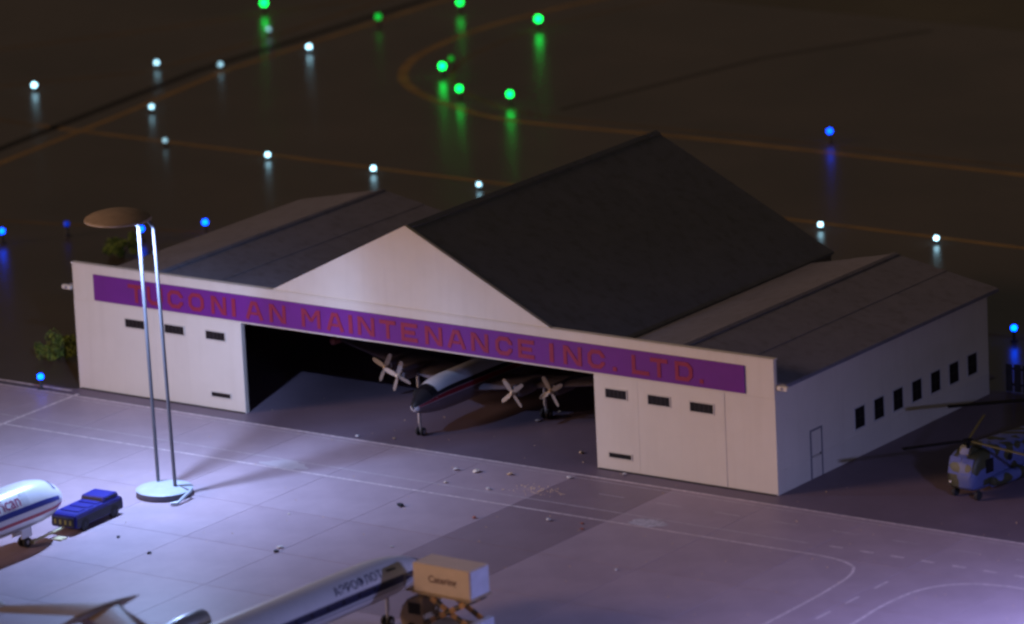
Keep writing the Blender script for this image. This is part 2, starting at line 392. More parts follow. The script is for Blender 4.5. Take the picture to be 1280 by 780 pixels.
# side windows and personnel door
for k in range(7):
    y0 = 9.7+2.457*k; y1 = y0+1.22; z0, z1 = 2.03, 3.46; X = WL
    fr = MB(); t = 0.08
    fr.box(X+0.002, X+0.05, y0-t, y1+t, z1, z1+t).box(X+0.002, X+0.07, y0-t, y1+t, z0-t, z0)
    fr.box(X+0.002, X+0.05, y0-t, y0, z0, z1).box(X+0.002, X+0.05, y1, y1+t, z0, z1)
    w = hp(fr, 'side_window', mat('side_frame', (0.55, 0.53, 0.53), rough=.6))
    MB().box(X+0.003, X+0.015, y0, y1, z0, z1).build('pane', m_glass, w)
    MB().box(X+0.016, X+0.035, (y0+y1)/2-.03, (y0+y1)/2+.03, z0, z1).build('mullion', m_mull, w)
    MB().box(X+0.016, X+0.034, y0, y1, (z0+z1)/2-.03, (z0+z1)/2+.03).build('mullion', m_mull, w)
sd = hp(MB().box(WL+0.002, WL+0.03, 4.22, 5.40, 0.12, 3.28), 'side_door', m_door)
fr = MB().box(WL+0.002, WL+0.05, 4.06, 4.20, 0.02, 3.42).box(WL+0.002, WL+0.05, 5.42, 5.56, 0.02, 3.42).box(WL+0.002, WL+0.05, 4.20, 5.42, 3.30, 3.42)
fr.build('door_frame', mat('frame_dark', (0.20, 0.19, 0.22), rough=.6), sd)
MB().tube((WL+0.05, 5.2, 1.6), (WL+0.12, 5.2, 1.6), 0.06).build('handle', m_mull, sd)
# interior columns, roof trusses in the dark
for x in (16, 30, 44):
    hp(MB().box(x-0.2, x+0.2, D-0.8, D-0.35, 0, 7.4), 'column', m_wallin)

# ------------------------------------------------------------------ floodlight mast (two wires, disc foot, round shade)
m_pole = mat('pole_steel', (0.15, 0.15, 0.165), rough=0.4, metal=0.3, var=0.1)
m_foot = mat('foot_white', (0.42, 0.46, 0.50), rough=0.45, var=0.08, scale=1.5)
m_footd = mat('foot_rim', (0.09, 0.085, 0.12), rough=0.5)
m_shade = mat('shade_tan', (0.36, 0.27, 0.21), rough=0.6, var=0.15, scale=1.2)
m_shadei = mat('shade_inside', (0.6, 0.58, 0.6), rough=0.5)
def mast(loc, label, rz=0, power=1.0, col=None):
    t = thing('floodlight_mast', label, 'floodlight', loc, rz)
    ft = MB().lathe([(1.86, 0.0), (1.93, 0.10), (1.93, 0.40)], n=40).build('foot', m_footd, t, smooth=True)
    MB().lathe([(1.90, 0.401), (1.95, 0.44), (1.9, 0.48), (1.55, 0.54), (0.9, 0.66), (0, 0.72)], n=40).build('foot_plate', m_foot, ft, smooth=True)
    for a, b in (((-1.0, 0.6, 0.5), (-1.4, 0.75, 18.35)), ((0.85, 0.12, 0.5), (-0.35, 1.05, 18.35))):
        MB().tube(a, b, 0.125, n=12).build('pole', m_pole, t, smooth=True)
        MB().tube(b, (b[0]-0.25, b[1]-0.35, 18.95), 0.125, 0.11, n=12).build('pole_tip', m_pole, t, smooth=True)
    sx, sy, sz = -2.45, -0.1, 19.0
    sh = MB().lathe([(2.24, sz), (2.22, sz+0.08), (1.9, sz+0.26), (1.25, sz+0.46), (0.5, sz+0.56), (0, sz+0.58)], c=(sx, sy, 0), n=44)
    so = sh.build('shade', m_shade, t, smooth=True)
    MB().lathe([(2.22, sz+0.002), (1.8, sz+0.18), (1.1, sz+0.32), (0, sz+0.4)], c=(sx, sy, 0), n=44).build('reflector', m_shadei, so, smooth=True)
    lp = (-1.25, -1.3, 18.98)
    MB().lathe([(0.0, 18.94), (0.40, 18.94), (0.44, 18.96), (0.44, 19.0), (0.1, 19.05), (0.1, 19.2)], c=(lp[0], lp[1], 0), n=24).build('lamp_panel', mat('panel_glass', (0.8, 0.82, 0.9), rough=0.3, emit=((0.6, 0.7, 1.0), 3)), t, smooth=True)
    d = bpy.data.lights.new('mast_light', 'AREA'); d.shape = 'DISK'; d.size = 0.8 if col is None else 3.4; d.energy = LAMP_POWER*power; d.color = col or LAMP_COL
    o = bpy.data.objects.new('mast_light', d); COL.objects.link(o); o.parent = t; o.location = (lp[0], lp[1], 18.90) if col is None else (sx, sy, 18.86); o.rotation_euler = (R(-9), R(4), 0)
    MB().lathe([(2.19, sz-0.08), (2.27, sz-0.08), (2.27, sz-0.002), (2.19, sz-0.002)], c=(sx, sy, 0), n=44).build('rim', mat('rim_lit', (0.55, 0.47, 0.42), rough=.5), so, smooth=True)  # paler ring, the lit edge of the shade put into its colour
    return t
mast((22.55, -18.35, 0), 'tall twin pole floodlight with round tan shade on a white disc foot')
# little white connector lying against the foot
cc = thing('wire_connector', 'bent white wire lying on the disc foot of the floodlight', 'wire', (24.0, -19.2, 0))
MB().tube((-0.35, 1.25, 0.60), (0.75, 0.95, 0.52), 0.07, n=8).build('wire', m_pole, cc)
MB().tube((0.75, 0.95, 0.56), (0.95, -0.75, 0.16), 0.11, n=8).build('wire_end', m_foot, cc)
MB().tube((0.95, -0.75, 0.16), (0.6, -1.1, 0.15), 0.15, 0.1, n=8).build('clip', m_foot, cc)

mast((107.0, -23.0, 0), 'twin pole floodlight beyond the side road corner', 0.4, 2.5, (0.36, 0.41, 1.0))

# ------------------------------------------------------------------ airfield lights
m_lbase = mat('light_base', (0.05, 0.05, 0.055), rough=0.6)
def lens(name, col, e): return mat(name, col, rough=0.3, emit=(col, e*(0.42 if col[0] > 0.3 else 0.95)), var=0.02)
def field_light(x, y, h, m, r, label, group, name='taxiway_light'):
    t = thing(name, label, 'light', (x, y, -0.05), 0, group)
    MB().lathe([(0.30, 0), (0.30, 0.06), (0.12, 0.10), (0.12, h-r-0.05), (r*0.8, h-r+0.02), (r*0.8, h-r+0.06)], n=14).build('base', m_lbase, t)
    MB().lathe([(r*0.78, h-r+0.061), (r, h-0.02), (r*0.92, h+r*0.45), (r*0.6, h+r*0.8), (0, h+r*0.95)], n=16).build('lens', m, t, smooth=True)
    return t
WHT = (0.42, 0.80, 1.0); GRN = (0.0, 1.0, 0.085); BLU = (0.0, 0.055, 1.0)
for x, y, e, l in [(-31.2, 62.6, 14, 'white light on the straight taxiway line, next to the dim white one'), (-20, 62.4, 16, 'white light on the straight taxiway line just beyond the left wing ridge'),
                   (-8.6, 61.5, 9, 'small white light on the straight taxiway line beside the main roof slope'), (24.0, 62.0, 15, 'white light on the straight taxiway line beyond the main roof eave'),
                   (34.5, 62.15, 18, 'brightest white light on the straight taxiway line, beyond the right wing ridge')]:
    field_light(x, y, 0.42, lens('lens_white_%d' % e, WHT, e), 0.20, l, 'white lights on the straight taxiway line')
for x, y, e, l in [(-66.9, 74.8, 20, 'bright white light left of the dark board joint, out on its own'), (-62.4, 86.6, 9, 'bluish white light with a long reflection left of the dark board joint'),
                (-53.5, 97.6, 18, 'bright white light beside the slanting taxiway line'),
                (-51.5, 72.3, 9, 'white light near the crossing of two taxiway lines'), (-42.3, 62.7, 2.2, 'dim white light at the end of the straight taxiway line'),
                (-56.5, 88.4, 4, 'dimmer white light on the dark board joint'), (-61.7, 102.2, 2.5, 'faint bluish light near the green one by the board joint')]:
    field_light(x, y, 0.55, lens('lens_white_%s' % str(e).replace('.', '_'), WHT, e), 0.20, l, 'white lights by the board joint')
for x, y, e, l in [(-68, 109.7, 11, 'green light behind the faint bluish light'), (-54.1, 109, 0.8, 'dim green light beside the slanting taxiway line'), (-50.8, 117.3, 6, 'green light beyond the slanting taxiway line'),
                (-39.6, 114.1, 14, 'bright green light inside the top of the taxiway curve'), (-36.1, 94.3, 15, 'brightest green light inside the bend of the taxiway curve'),
                (-29.4, 87.6, 8, 'smaller green light beside the brightest green one'), (-24, 87.6, 11, 'green light inside the curve, next to its straight part'), (-37.2, 97.2, 0.15, 'unlit green light behind the brightest green one')]:
    field_light(x, y, 1.0, lens('lens_green_%s' % str(e).replace('.', '_'), GRN, e), 0.27, l, 'green lights along the taxiway curve')
for x, y, e, l in [(8.95, 87.2, 9, 'blue light beyond the long taxiway line behind the hangar roof'), (-20, 40, 14, 'blue light behind the left wing of the hangar'),
                (-33.3, 30.7, 12, 'blue light at the faint edge line far left of the hangar'), (-2.3, -1.6, 14, 'blue light at the hangar corner near the bush'),
                (54.4, 40.2, 16, 'blue light with a long reflection behind the wire fence'), (-30, 34.8, 0.35, 'very dim blue light on the faint edge line'), (-23.4, 36.1, 12, 'blue light showing between the tops of the floodlight poles')]:
    field_light(x, y, 1.0, lens('lens_blue_%s' % str(e).replace('.', '_'), BLU, e), 0.24, l, 'blue taxiway edge lights')

# ------------------------------------------------------------------ aircraft helpers (local axes: nose at y=0, tail towards -y, z up, ground z=0)
def fus_point(prof, t, th, off=0.0):
    """prof: list of (dist behind nose, radius, centre z)"""
    for i in range(len(prof)-1):
        if prof[i][0] <= t <= prof[i+1][0]:
            a, b = prof[i], prof[i+1]; u = (t-a[0])/(b[0]-a[0]); break
    else: a = b = prof[-1]; u = 0
    r = a[1]+(b[1]-a[1])*u; z = a[2]+(b[2]-a[2])*u
    return Vector((math.cos(th)*(r+off), -t, z+math.sin(th)*(r+off)))
def smooth_prof(p, n=5):
    out = []
    P = [Vector(q) for q in p]; P = [P[0]]+P+[P[-1]]
    for i in range(1, len(P)-2):
        for k in range(n):
            s = k/n; a, b, c, d = P[i-1:i+3]
            m1, m2 = (c-a)*0.5, (d-b)*0.5
            v = (2*s**3-3*s*s+1)*b+(s**3-2*s*s+s)*m1+(-2*s**3+3*s*s)*c+(s**3-s*s)*m2
            v.x = b.x+(c.x-b.x)*s
            out.append(tuple(v))
    out.append(tuple(P[-1])); return out
def shell(prof, t0, t1, th0, th1, off, nt=20, na=8, thick=0.012):
    b = MB(); rows = []
    for i in range(nt+1):
        t = t0+(t1-t0)*i/nt
        rows.append([fus_point(prof, t, th0+(th1-th0)*k/na, off) for k in range(na+1)])
    vs = [v for r in rows for v in r]; w = na+1
    fs = [(i*w+k, i*w+k+1, (i+1)*w+k+1, (i+1)*w+k) for i in range(nt) for k in range(na)]
    return b.add(vs, fs)
def fuselage(prof, parent, m, n=28, name='fuselage'):
    b = MB(); vs = []; fs = []
    for t, r, z in prof:
        for k in range(n):
            a = 2*math.pi*k/n; vs.append((math.cos(a)*max(r, .001), -t, z+math.sin(a)*max(r, .001)))
    for i in range(len(prof)-1):
        for k in range(n):
            j = (k+1) % n; fs.append((i*n+k, i*n+j, (i+1)*n+j, (i+1)*n+k))
    fs += [tuple(range(n)), tuple((len(prof)-1)*n+k for k in range(n-1, -1, -1))]
    return b.add(vs, fs).build(name, m, parent, smooth=True)
def foil(root, tip, cr, ct, th=0.12):
    """tapered wing with rounded aerofoil section; root, tip = leading edge points; chord runs to -y"""
    sec = [(0, 0), (.03, .30), (.12, .52), (.35, .60), (.7, .33), (1, .02), (.7, -.22), (.35, -.40), (.12, -.38), (.03, -.24)]
    vs = []; n = len(sec)
    root, tip = Vector(root), Vector(tip)
    d = (tip-root); vert = abs(d.z) > abs(d.x)
    for p, c in ((root, cr), (tip, ct)):
        for u, w in sec:
            o = w*th*c
            vs.append((p.x+(o if vert else 0), p.y-u*c, p.z+(0 if vert else o)))
    fs = [(i, (i+1) % n, n+(i+1) % n, n+i) for i in range(n)]+[tuple(range(n)), tuple(range(2*n-1, n-1, -1))]
    return MB().add(vs, fs)
def text_on(prof, txt, t_end, th_mid, size, m, parent, name='lettering', side=1, off=0.02):
    """lettering wrapped on the right hand side of a fuselage; reads tail to nose, ends t_end behind the nose"""
    cu = bpy.data.curves.new('t', 'FONT'); cu.body = txt; cu.size = size; cu.resolution_u = 3
    cu.offset = 0.003*size
    o = bpy.data.objects.new('t', cu); COL.objects.link(o)
    dg = bpy.context.evaluated_depsgraph_get(); me = bpy.data.meshes.new_from_object(o.evaluated_get(dg))
    bpy.data.objects.remove(o); me.name = name
    bm = bmesh.new(); bm.from_mesh(me)
    bmesh.ops.triangulate(bm, faces=bm.faces)
    bmesh.ops.subdivide_edges(bm, edges=[e for e in bm.edges if e.calc_length() > 0.2*size], cuts=2, use_grid_fill=False)
    xs = [v.co.x for v in bm.verts]; wd = max(xs)
    for v in bm.verts:
        t = t_end+(wd-v.co.x)
        r = 1.4
        p = fus_point(prof, t, th_mid+v.co.y/r, off)
        v.co = p
    bm.to_mesh(me); bm.free(); me.materials.clear(); me.materials.append(m)
    ob = bpy.data.objects.new(name, me); COL.objects.link(ob); ob.parent = parent
    return ob
m_tyre = mat('tyre', (0.018, 0.018, 0.02), rough=0.8)
m_metal = mat('bare_metal', (0.55, 0.54, 0.55), rough=0.32, metal=0.85, var=0.1)
m_jetwhite = mat('jet_white', (0.76, 0.76, 0.78), rough=0.30, var=0.03, coat=0.3)
m_belly = mat('belly_grey', (0.42, 0.42, 0.45), rough=0.28, metal=0.35, var=0.06)
def gear(parent, x, y, zt, r=0.34, w=0.2, gap=0.22, name='landing_gear'):
    st = MB().tube((x, y, r), (x, y+0.05, zt), 0.10, 0.13, n=10).tube((x-gap-.05, y, r), (x+gap+.05, y, r), 0.06, n=8)
    st.box(x-0.05, x+0.05, y+0.15, y+0.20, r+0.6, zt)
    gobj = st.build(name, m_metal, parent)
    for s in (-1, 1):
        wh = MB().lathe([(0.12, x+s*gap-w/2), (r*.9, x+s*gap-w/2), (r, x+s*gap-w/4), (r, x+s*gap+w/4), (r*.9, x+s*gap+w/2), (0.12, x+s*gap+w/2)], c=(0, y, r), axis='x', n=18).build('wheel', m_tyre, gobj, smooth=True)
        MB().tube((x+s*(gap+w/2-.01), y, r), (x+s*(gap+w/2+.03), y, r), 0.15, n=10).build('hub', m_metal, wh)
    return gobj
def nacelle(parent, c, r, L, m, name='engine'):
    x, y, z = c   # y = lip
    e = MB().lathe([(r*.78, y-0.5), (r*.80, y-0.06), (r*.90, y), (r, y-0.18), (r*1.02, y-L*.45), (r*.8, y-L*.85), (r*.62, y-L), (r*.55, y-L)], c=(x, 0, z), axis='y', n=24).build(name, m, parent, smooth=True)
    MB().lathe([(0, y-0.30), (r*.24, y-0.48), (r*.77, y-0.5), (r*.77, y-0.52)], c=(x, 0, z), axis='y', n=20).build('fan', m_tyre, e, smooth=True)
    return e

# ------------------------------------------------------------------ jet with red and blue stripes, nose to the tug
J = thing('airliner', 'white jet airliner with red and blue stripes, nose towards the blue tug', 'airliner', (21.8, -28.4, 0), R(-2))
jp = smooth_prof([(0, 0.02, 2.62), (0.25, 0.55, 2.64), (0.8, 0.95, 2.70), (1.7, 1.30, 2.80), (3.0, 1.50, 2.88), (5, 1.56, 2.9), (18, 1.56, 2.9), (24, 1.4, 3.05), (29, 0.75, 3.5), (31.5, 0.25, 3.75)])
fu = fuselage(jp, J, m_jetwhite)
m_jblue = mat('stripe_blue', (0.010, 0.035, 0.30), rough=0.35, var=0.05)
m_jred = mat('stripe_red', (0.42, 0.018, 0.045), rough=0.35, var=0.05)
shell(jp, 1.1, 26, R(2), R(16), 0.012, nt=70, na=5).build('blue_stripe', m_jblue, fu, smooth=True)
shell(jp, 1.1, 26, R(180-16), R(178), 0.012, nt=70, na=5).build('blue_stripe', m_jblue, fu, smooth=True)
shell(jp, 0.12, 26, R(-22), R(-12), 0.012, nt=70, na=5).build('red_stripe', m_jred, fu, smooth=True)
shell(jp, 0.12, 26, R(192), R(202), 0.012, nt=70, na=5).build('red_stripe', m_jred, fu, smooth=True)
shell(jp, 1.5, 28, R(-130), R(-38), 0.010, nt=70, na=12).build('belly', m_belly, fu, smooth=True)
for a, b in ((R(40), R(66)), (R(68), R(89)), (R(91), R(112)), (R(114), R(140))):
    shell(jp, 1.15, 1.55, a, b, 0.012, nt=5, na=4).build('cockpit_window', mat('cockpit_grey', (0.22, 0.24, 0.30), rough=.15), fu, smooth=True)
shell(jp, 4.35, 4.95, R(17), R(52), 0.012, nt=3, na=6).build('cabin_door', mat('door_grey', (0.66, 0.66, 0.70), rough=.35), fu, smooth=True)
text_on(jp, 'American', 5.15, R(21), 1.15, mat('letter_red', (0.36, 0.035, 0.14), rough=.4), J)
gear(J, 0, -3.6, 1.6, r=0.36)
MB().box(-0.45, -0.38, -4.3, -3.3, 0.75, 1.7).build('gear_door', m_jetwhite, J)
MB().box(0.38, 0.45, -4.3, -3.3, 0.75, 1.7).build('gear_door', m_jetwhite, J)
for s in (-1, 1):
    foil((s*1.3, -12.5, 2.0), (s*14, -20.5, 3.0), 6.0, 1.5).build('wing', m_belly, J, smooth=True)
    nacelle(J, (s*6.3, -14.6, 1.45), 0.85, 3.6, m_belly)
    MB().box(s*6.3-.12, s*6.3+.12, -18.2, -15.4, 1.9, 2.5).build('pylon', m_belly, J)
    gear(J, s*2.6, -15.5, 1.9, r=0.42, name='main_gear')
    foil((s*0.4, -27, 3.9), (s*5, -30.2, 4.4), 2.8, 1.2).build('tailplane', m_belly, J, smooth=True)
foil((0, -24.5, 4.0), (0, -29.5, 9.2), 5.2, 2.0).build('fin', m_jblue, J, smooth=True)
# ------------------------------------------------------------------ tug and tow bar
m_tug = mat('tug_blue', (0.007, 0.007, 0.20), rough=0.5, var=0.15, scale=2)
m_tugd = mat('tug_dark', (0.012, 0.012, 0.03), rough=0.6)
T = thing('pushback_tug', 'low dark blue pushback tug in front of the striped jet', 'tug', (21.9, -25.75, 0), R(3))
tb = MB().prism([(-2.55, 0.35), (-2.65, 0.5), (-2.6, 1.18), (-2.4, 1.30), (2.35, 1.30), (2.65, 1.12), (2.7, 0.45), (2.6, 0.35)], 'x', -1.02, 1.02).build('body', m_tug, T, bevel=0.05)
MB().prism([(0.55, 1.301), (0.7, 1.62), (2.2, 1.64), (2.4, 1.301)], 'x', -0.92, 0.92).build('cab', m_tug, T, bevel=0.05)
MB().prism([(2.28, 1.36), (2.18, 1.58), (2.26, 1.58), (2.38, 1.36)], 'x', -0.78, 0.78).build('windscreen', m_tugd, T)
MB().prism([(0.56, 1.38), (0.68, 1.38), (0.72, 1.56), (0.64, 1.56)], 'x', -0.76, 0.76).build('rear_window', m_tugd, T)
MB().box(0.921, 0.935, 0.9, 2.0, 1.38, 1.57).build('side_window', m_tugd, T)
for yy in (-1.9, -0.9, 0.1): MB().box(-0.75, 0.75, yy, yy+0.7, 1.302, 1.36).build('deck_panel', m_tug, T, bevel=0.02)
for sx in (-1, 1): MB().box(sx*1.035-.012, sx*1.035+.012, -2.5, 2.5, 0.42, 1.0).build('shaded_side', m_tugd, T)  # dark panels, the shade on the tug's sides put into their colour
MB().box(-0.9, 0.9, -2.70, -2.655, 0.48, 1.08).build('rear_panel', m_tugd, T)
for xx in (-0.62, -0.2, 0.22, 0.62): MB().box(xx-0.07, xx+0.07, -2.735, -2.702, 0.62, 0.92).build('rear_lamp', mat('lamp_yellow', (0.26, 0.24, 0.05), rough=.5), T)
for sx in (-1, 1):
    for yy in (-1.65, 1.65):
        w = MB().lathe([(0.1, sx*0.92-.14), (.42, sx*.92-.14), (.45, sx*.92), (.42, sx*.92+.14), (.1, sx*.92+.14)], c=(0, yy, .45), axis='x', n=16).build('wheel', m_tyre, T, smooth=True)
        MB().tube((sx*1.05, yy, .45), (sx*1.08, yy, .45), .18, n=10).build('hub', m_tugd, w)
TB = thing('tow_bar', 'pale yellow tow bar between the jet nose wheel and tug', 'tow bar', (22.0, -29.6, 0))
m_yel = mat('towbar_yellow', (0.60, 0.55, 0.30), rough=.5)
MB().tube((0, -2.1, 0.3), (0.1, 1.15, 0.42), 0.09, n=8).build('bar', m_yel, TB)
MB().box(0.35, 1.05, -0.35, 0.35, 0, 0.10).build('foot_pad', m_yel, TB, bevel=0.02)
MB().box(-0.3, 0.3, -2.2, -2.05, 0.2, 0.4).build('head', m_yel, TB)

# ------------------------------------------------------------------ T-tail jet at the catering truck
A = thing('airliner', 'white jet airliner with dark blue window stripe, high tailplane and rear engines', 'airliner', (53.5, -30.8, -0.0), R(-3.2))
ap = smooth_prof([(0, 0.02, 3.02), (0.15, 0.26, 3.03), (0.8, 0.58, 3.08), (2.0, 0.98, 3.18), (3.6, 1.24, 3.25), (5.5, 1.34, 3.3), (20, 1.34, 3.3), (25, 1.1, 3.75), (30, 0.4, 4.2), (31.5, 0.1, 4.3)])
m_awhite = mat('jet_cream', (0.62, 0.62, 0.63), rough=0.32, var=0.04, coat=0.2)
m_navy = mat('stripe_navy', (0.006, 0.011, 0.050), rough=0.35, var=0.2)
fa = fuselage(ap, A, m_awhite)
for o_ in (0, 1):
    sgn = (lambda a: a) if o_ == 0 else (lambda a: math.pi-a)
    shell(ap, 0.05, 27, sgn(R(-10)), sgn(R(13)), 0.014, nt=70, na=5).build('window_stripe', m_navy, fa, smooth=True)
    shell(ap, 1.2, 26, sgn(R(-20)), sgn(R(-17)), 0.012, nt=60, na=2).build('thin_stripe', m_navy, fa, smooth=True)
    shell(ap, 3.9, 4.8, sgn(R(34)), sgn(R(40)), 0.013, nt=3, na=2).build('flag', m_navy, fa, smooth=True)
    for k in range(9): shell(ap, 6.2+1.5*k, 6.42+1.5*k, sgn(R(-2)), sgn(R(7)), 0.02, nt=2, na=2).build('cabin_window', m_glass, fa, smooth=True)
shell(ap, 3, 26, R(-140), R(-40), 0.010, nt=60, na=10).build('belly', m_belly, fa, smooth=True)
for a, b in ((R(18), R(45)), (R(47), R(88)), (R(92), R(133)), (R(135), R(162))):
    shell(ap, 0.45, 0.95, a, b, 0.02, nt=4, na=4).build('cockpit_window', m_glass, fa, smooth=True)
text_on(ap, 'АЭРОФЛОТ', 5.3, R(24), 0.80, mat('letter_navy', (0.010, 0.014, 0.06), rough=.4), A)
gear(A, 0, -3.7, 2.4, r=0.36)
for s in (-1, 1):
    foil((s*1.2, -13, 2.7), (s*13, -22, 2.4), 6.5, 1.8).build('wing', m_belly, A, smooth=True)
    nacelle(A, (s*2.9, -17.4, 3.85), 0.72, 4.4, mat('nacelle_grey', (0.40, 0.41, 0.44), rough=0.3, metal=0.5))
    MB().box(s*1.2 if s > 0 else -2.25, s*2.25 if s > 0 else -1.2, -21, -19, 3.75, 3.95).build('pylon', m_awhite, A)
    foil((s*0.25, -27.9, 8.3), (s*5.6, -31.5, 8.25), 3.0, 1.5, th=0.09).build('tailplane', mat('tail_tan', (0.37, 0.26, 0.18), rough=0.45), A, smooth=True)
    gear(A, s*2.6, -18, 2.5, r=0.42, name='main_gear')
foil((0, -23.0, 4.4), (0, -27.9, 8.2), 5.0, 3.4, th=0.13).build('fin', mat('fin_metal', (0.30, 0.23, 0.19), rough=.3, metal=.6), A, smooth=True)
MB().lathe([(0.0, -25.4), (0.10, -26.0), (0.26, -27.2), (0.34, -28.6), (0.30, -30.5), (0.05, -32.4), (0, -32.4)], c=(0, -0.5, 8.3), axis='y', n=16).build('fin_fairing', MATS['tail_tan'], A, smooth=True)

# ------------------------------------------------------------------ catering truck with raised box
m_cream = mat('box_cream', (0.64, 0.50, 0.39), rough=0.5, var=0.06)
m_chas = mat('chassis_tan', (0.36, 0.26, 0.16), rough=0.55, var=0.12)
C = thing('catering_truck', 'cream catering truck with its box raised on a checkered scissor lift', 'truck', (58.4, -34.5, -0.0), R(-1))
bx_ = MB().box(-2.2, 2.2, -1.0, 1.0, 3.05, 4.88).build('box', m_cream, C, bevel=0.05)
MB().box(-2.25, 2.25, -1.1, 1.1, 2.92, 3.048).build('platform', m_chas, C)
MB().box(2.201, 2.22, -0.9, 0.9, 3.12, 4.8).build('shutter', mat('shutter_pale', (0.55, 0.55, 0.62), rough=.5), bx_)
MB().box(-2.95, -2.26, -0.9, 0.9, 2.92, 3.0).build('loading_bridge', m_chas, C)
for yy in (-.9, .9): MB().tube((-2.95, yy, 4.0), (-2.26, yy, 4.0), .04, n=6).tube((-2.92, yy, 3.2), (-2.92, yy, 4.0), .04, n=6).build('bridge_rail', m_pole, C)
cu = bpy.data.curves.new('t', 'FONT'); cu.body = 'Catering'; cu.size = 0.62; cu.offset = 0.012
o = bpy.data.objects.new('t', cu); COL.objects.link(o)
me = bpy.data.meshes.new_from_object(o.evaluated_get(bpy.context.evaluated_depsgraph_get())); bpy.data.objects.remove(o)
me.transform(Matrix.Translation((-1.0, -1.012, 3.80)) @ Matrix.Rotation(math.pi/2, 4, 'X'))
me.materials.clear(); me.materials.append(mat('print_brown', (0.10, 0.035, 0.03), rough=.5)); me.name = 'lettering'
lo_ = bpy.data.objects.new('lettering', me); COL.objects.link(lo_); lo_.parent = bx_
MB().box(-2.3, 2.4, -0.95, 0.95, 0.62, 0.98).build('chassis', m_chas, C, bevel=0.03)
MB().box(2.0, 2.4, -1.0, 1.0, 0.981, 1.5).build('tail_rail', mat('rail_pale', (0.5, 0.5, 0.58), rough=.5), C)
cb = MB().prism([(-3.3, 0.45), (-3.45, 1.2), (-3.25, 1.75), (-2.75, 2.35), (-2.1, 2.62), (-1.55, 2.66), (-1.5, 0.45)], 'y', -1.0, 1.0).build('cab', m_chas, C, bevel=0.06)
MB().prism([(-3.27, 1.78), (-2.80, 2.34), (-2.84, 2.36), (-3.31, 1.80)], 'y', -0.85, 0.85).build('windscreen', m_glass, cb)
MB().box(-2.7, -1.75, -1.02, -1.001, 1.5, 2.25).build('side_window', m_glass, cb)
m_chkb = mat('check_black', (0.02, 0.018, 0.016), rough=.6); m_chky = mat('check_yellow', (0.55, 0.28, 0.10), rough=.5)
for yy in (-0.8, 0.8):
    for (a, b) in (((-1.45, 1.05), (2.0, 2.88)), ((2.0, 1.05), (-1.45, 2.88))):
        yo = yy+(0.06 if a[0] > 0 else -0.06)
        av, bv = Vector((a[0], yo, a[1])), Vector((b[0], yo, b[1])); n = 9
        arm = MB().tube(av, bv, 0.07, n=6).build('scissor_arm', m_chas, C)
        d = (bv-av).normalized(); nn = Vector((-d.z, 0, d.x))*0.17
        for k in range(n):
            p, q_ = av+(bv-av)*k/n, av+(bv-av)*(k+1)/n
            vs = []
            for off in (-0.05, 0.05):
                for v in (p-nn, q_-nn, q_+nn, p+nn): vs.append((v.x, v.y+off, v.z))
            MB().add(vs, [(0,3,2,1),(4,5,6,7),(0,1,5,4),(1,2,6,5),(2,3,7,6),(3,0,4,7)]).build('check_block', m_chkb if k % 2 == 0 else m_chky, arm)
for xx in (-2.5, 1.4):
    for s in (-1, 1):
        w = MB().lathe([(0.12, s*.88-.15), (.44, s*.88-.15), (.48, s*.88), (.44, s*.88+.15), (.12, s*.88+.15)], c=(xx, 0, .48), axis='y', n=18).build('wheel', m_tyre, C, smooth=True)
        MB().tube((xx, s*1.02, .48), (xx, s*1.06, .48), .2, n=10).build('hub', m_chas, w)

# ------------------------------------------------------------------ four engined propliner in the hangar mouth
P = thing('propeller_airliner', 'four engined propeller airliner parked nose out in the hangar', 'airliner', (29.95, 0.2, 0), R(1.0))
pp = smooth_prof([(0, 0.02, 2.15), (0.2, 0.30, 2.17), (0.8, 0.62, 2.25), (1.7, 0.98, 2.42), (3.0, 1.2, 2.5), (5, 1.25, 2.5), (15, 1.25, 2.5), (20, 0.8, 2.9), (23, 0.3, 3.2), (23.8, .1, 3.3)])
m_pt = mat('prop_white', (0.62, 0.64, 0.70), rough=0.35, var=0.05)
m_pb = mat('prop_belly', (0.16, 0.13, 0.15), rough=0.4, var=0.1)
m_pd = mat('prop_dark', (0.012, 0.012, 0.018), rough=0.5)
m_mar = mat('prop_maroon', (0.26, 0.015, 0.035), rough=0.4)
fp = fuselage(pp, P, m_pt)
# this aircraft points out (towards -y): build along +y by turning it round
P.rotation_euler = (0, 0, R(180.0))
P.location = (29.85, 0.15, 0)
shell(pp, 0.0, 1.9, R(20), R(160), 0.013, nt=10, na=12).build('antiglare_panel', m_pd, fp, smooth=True)
for s in (0, 1):
    sg_ = (lambda a: a) if s == 0 else (lambda a: math.pi-a)
    shell(pp, 0.0, 19, sg_(R(4)), sg_(R(19)), 0.012, nt=50, na=3).build('maroon_stripe', m_mar, fp, smooth=True)
    shell(pp, 1.0, 18, sg_(R(20.5)), sg_(R(34)), 0.012, nt=40, na=3).build('window_band', m_pd, fp, smooth=True)
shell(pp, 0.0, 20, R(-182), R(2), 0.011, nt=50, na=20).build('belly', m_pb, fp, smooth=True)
for a, b in ((R(30), R(58)), (R(60), R(89)), (R(91), R(120)), (R(122), R(150))):
    shell(pp, 1.35, 1.75, a, b, 0.02, nt=4, na=4).build('cockpit_window', m_glass, fp, smooth=True)
gear(P, 0, -0.85, 1.9, r=0.30, w=0.16, gap=0.2)
m_hub = mat('spinner', (0.70, 0.55, 0.40), rough=0.35, metal=0.3)
m_blade = mat('prop_blade', (0.34, 0.30, 0.28), rough=0.4, metal=0.2)
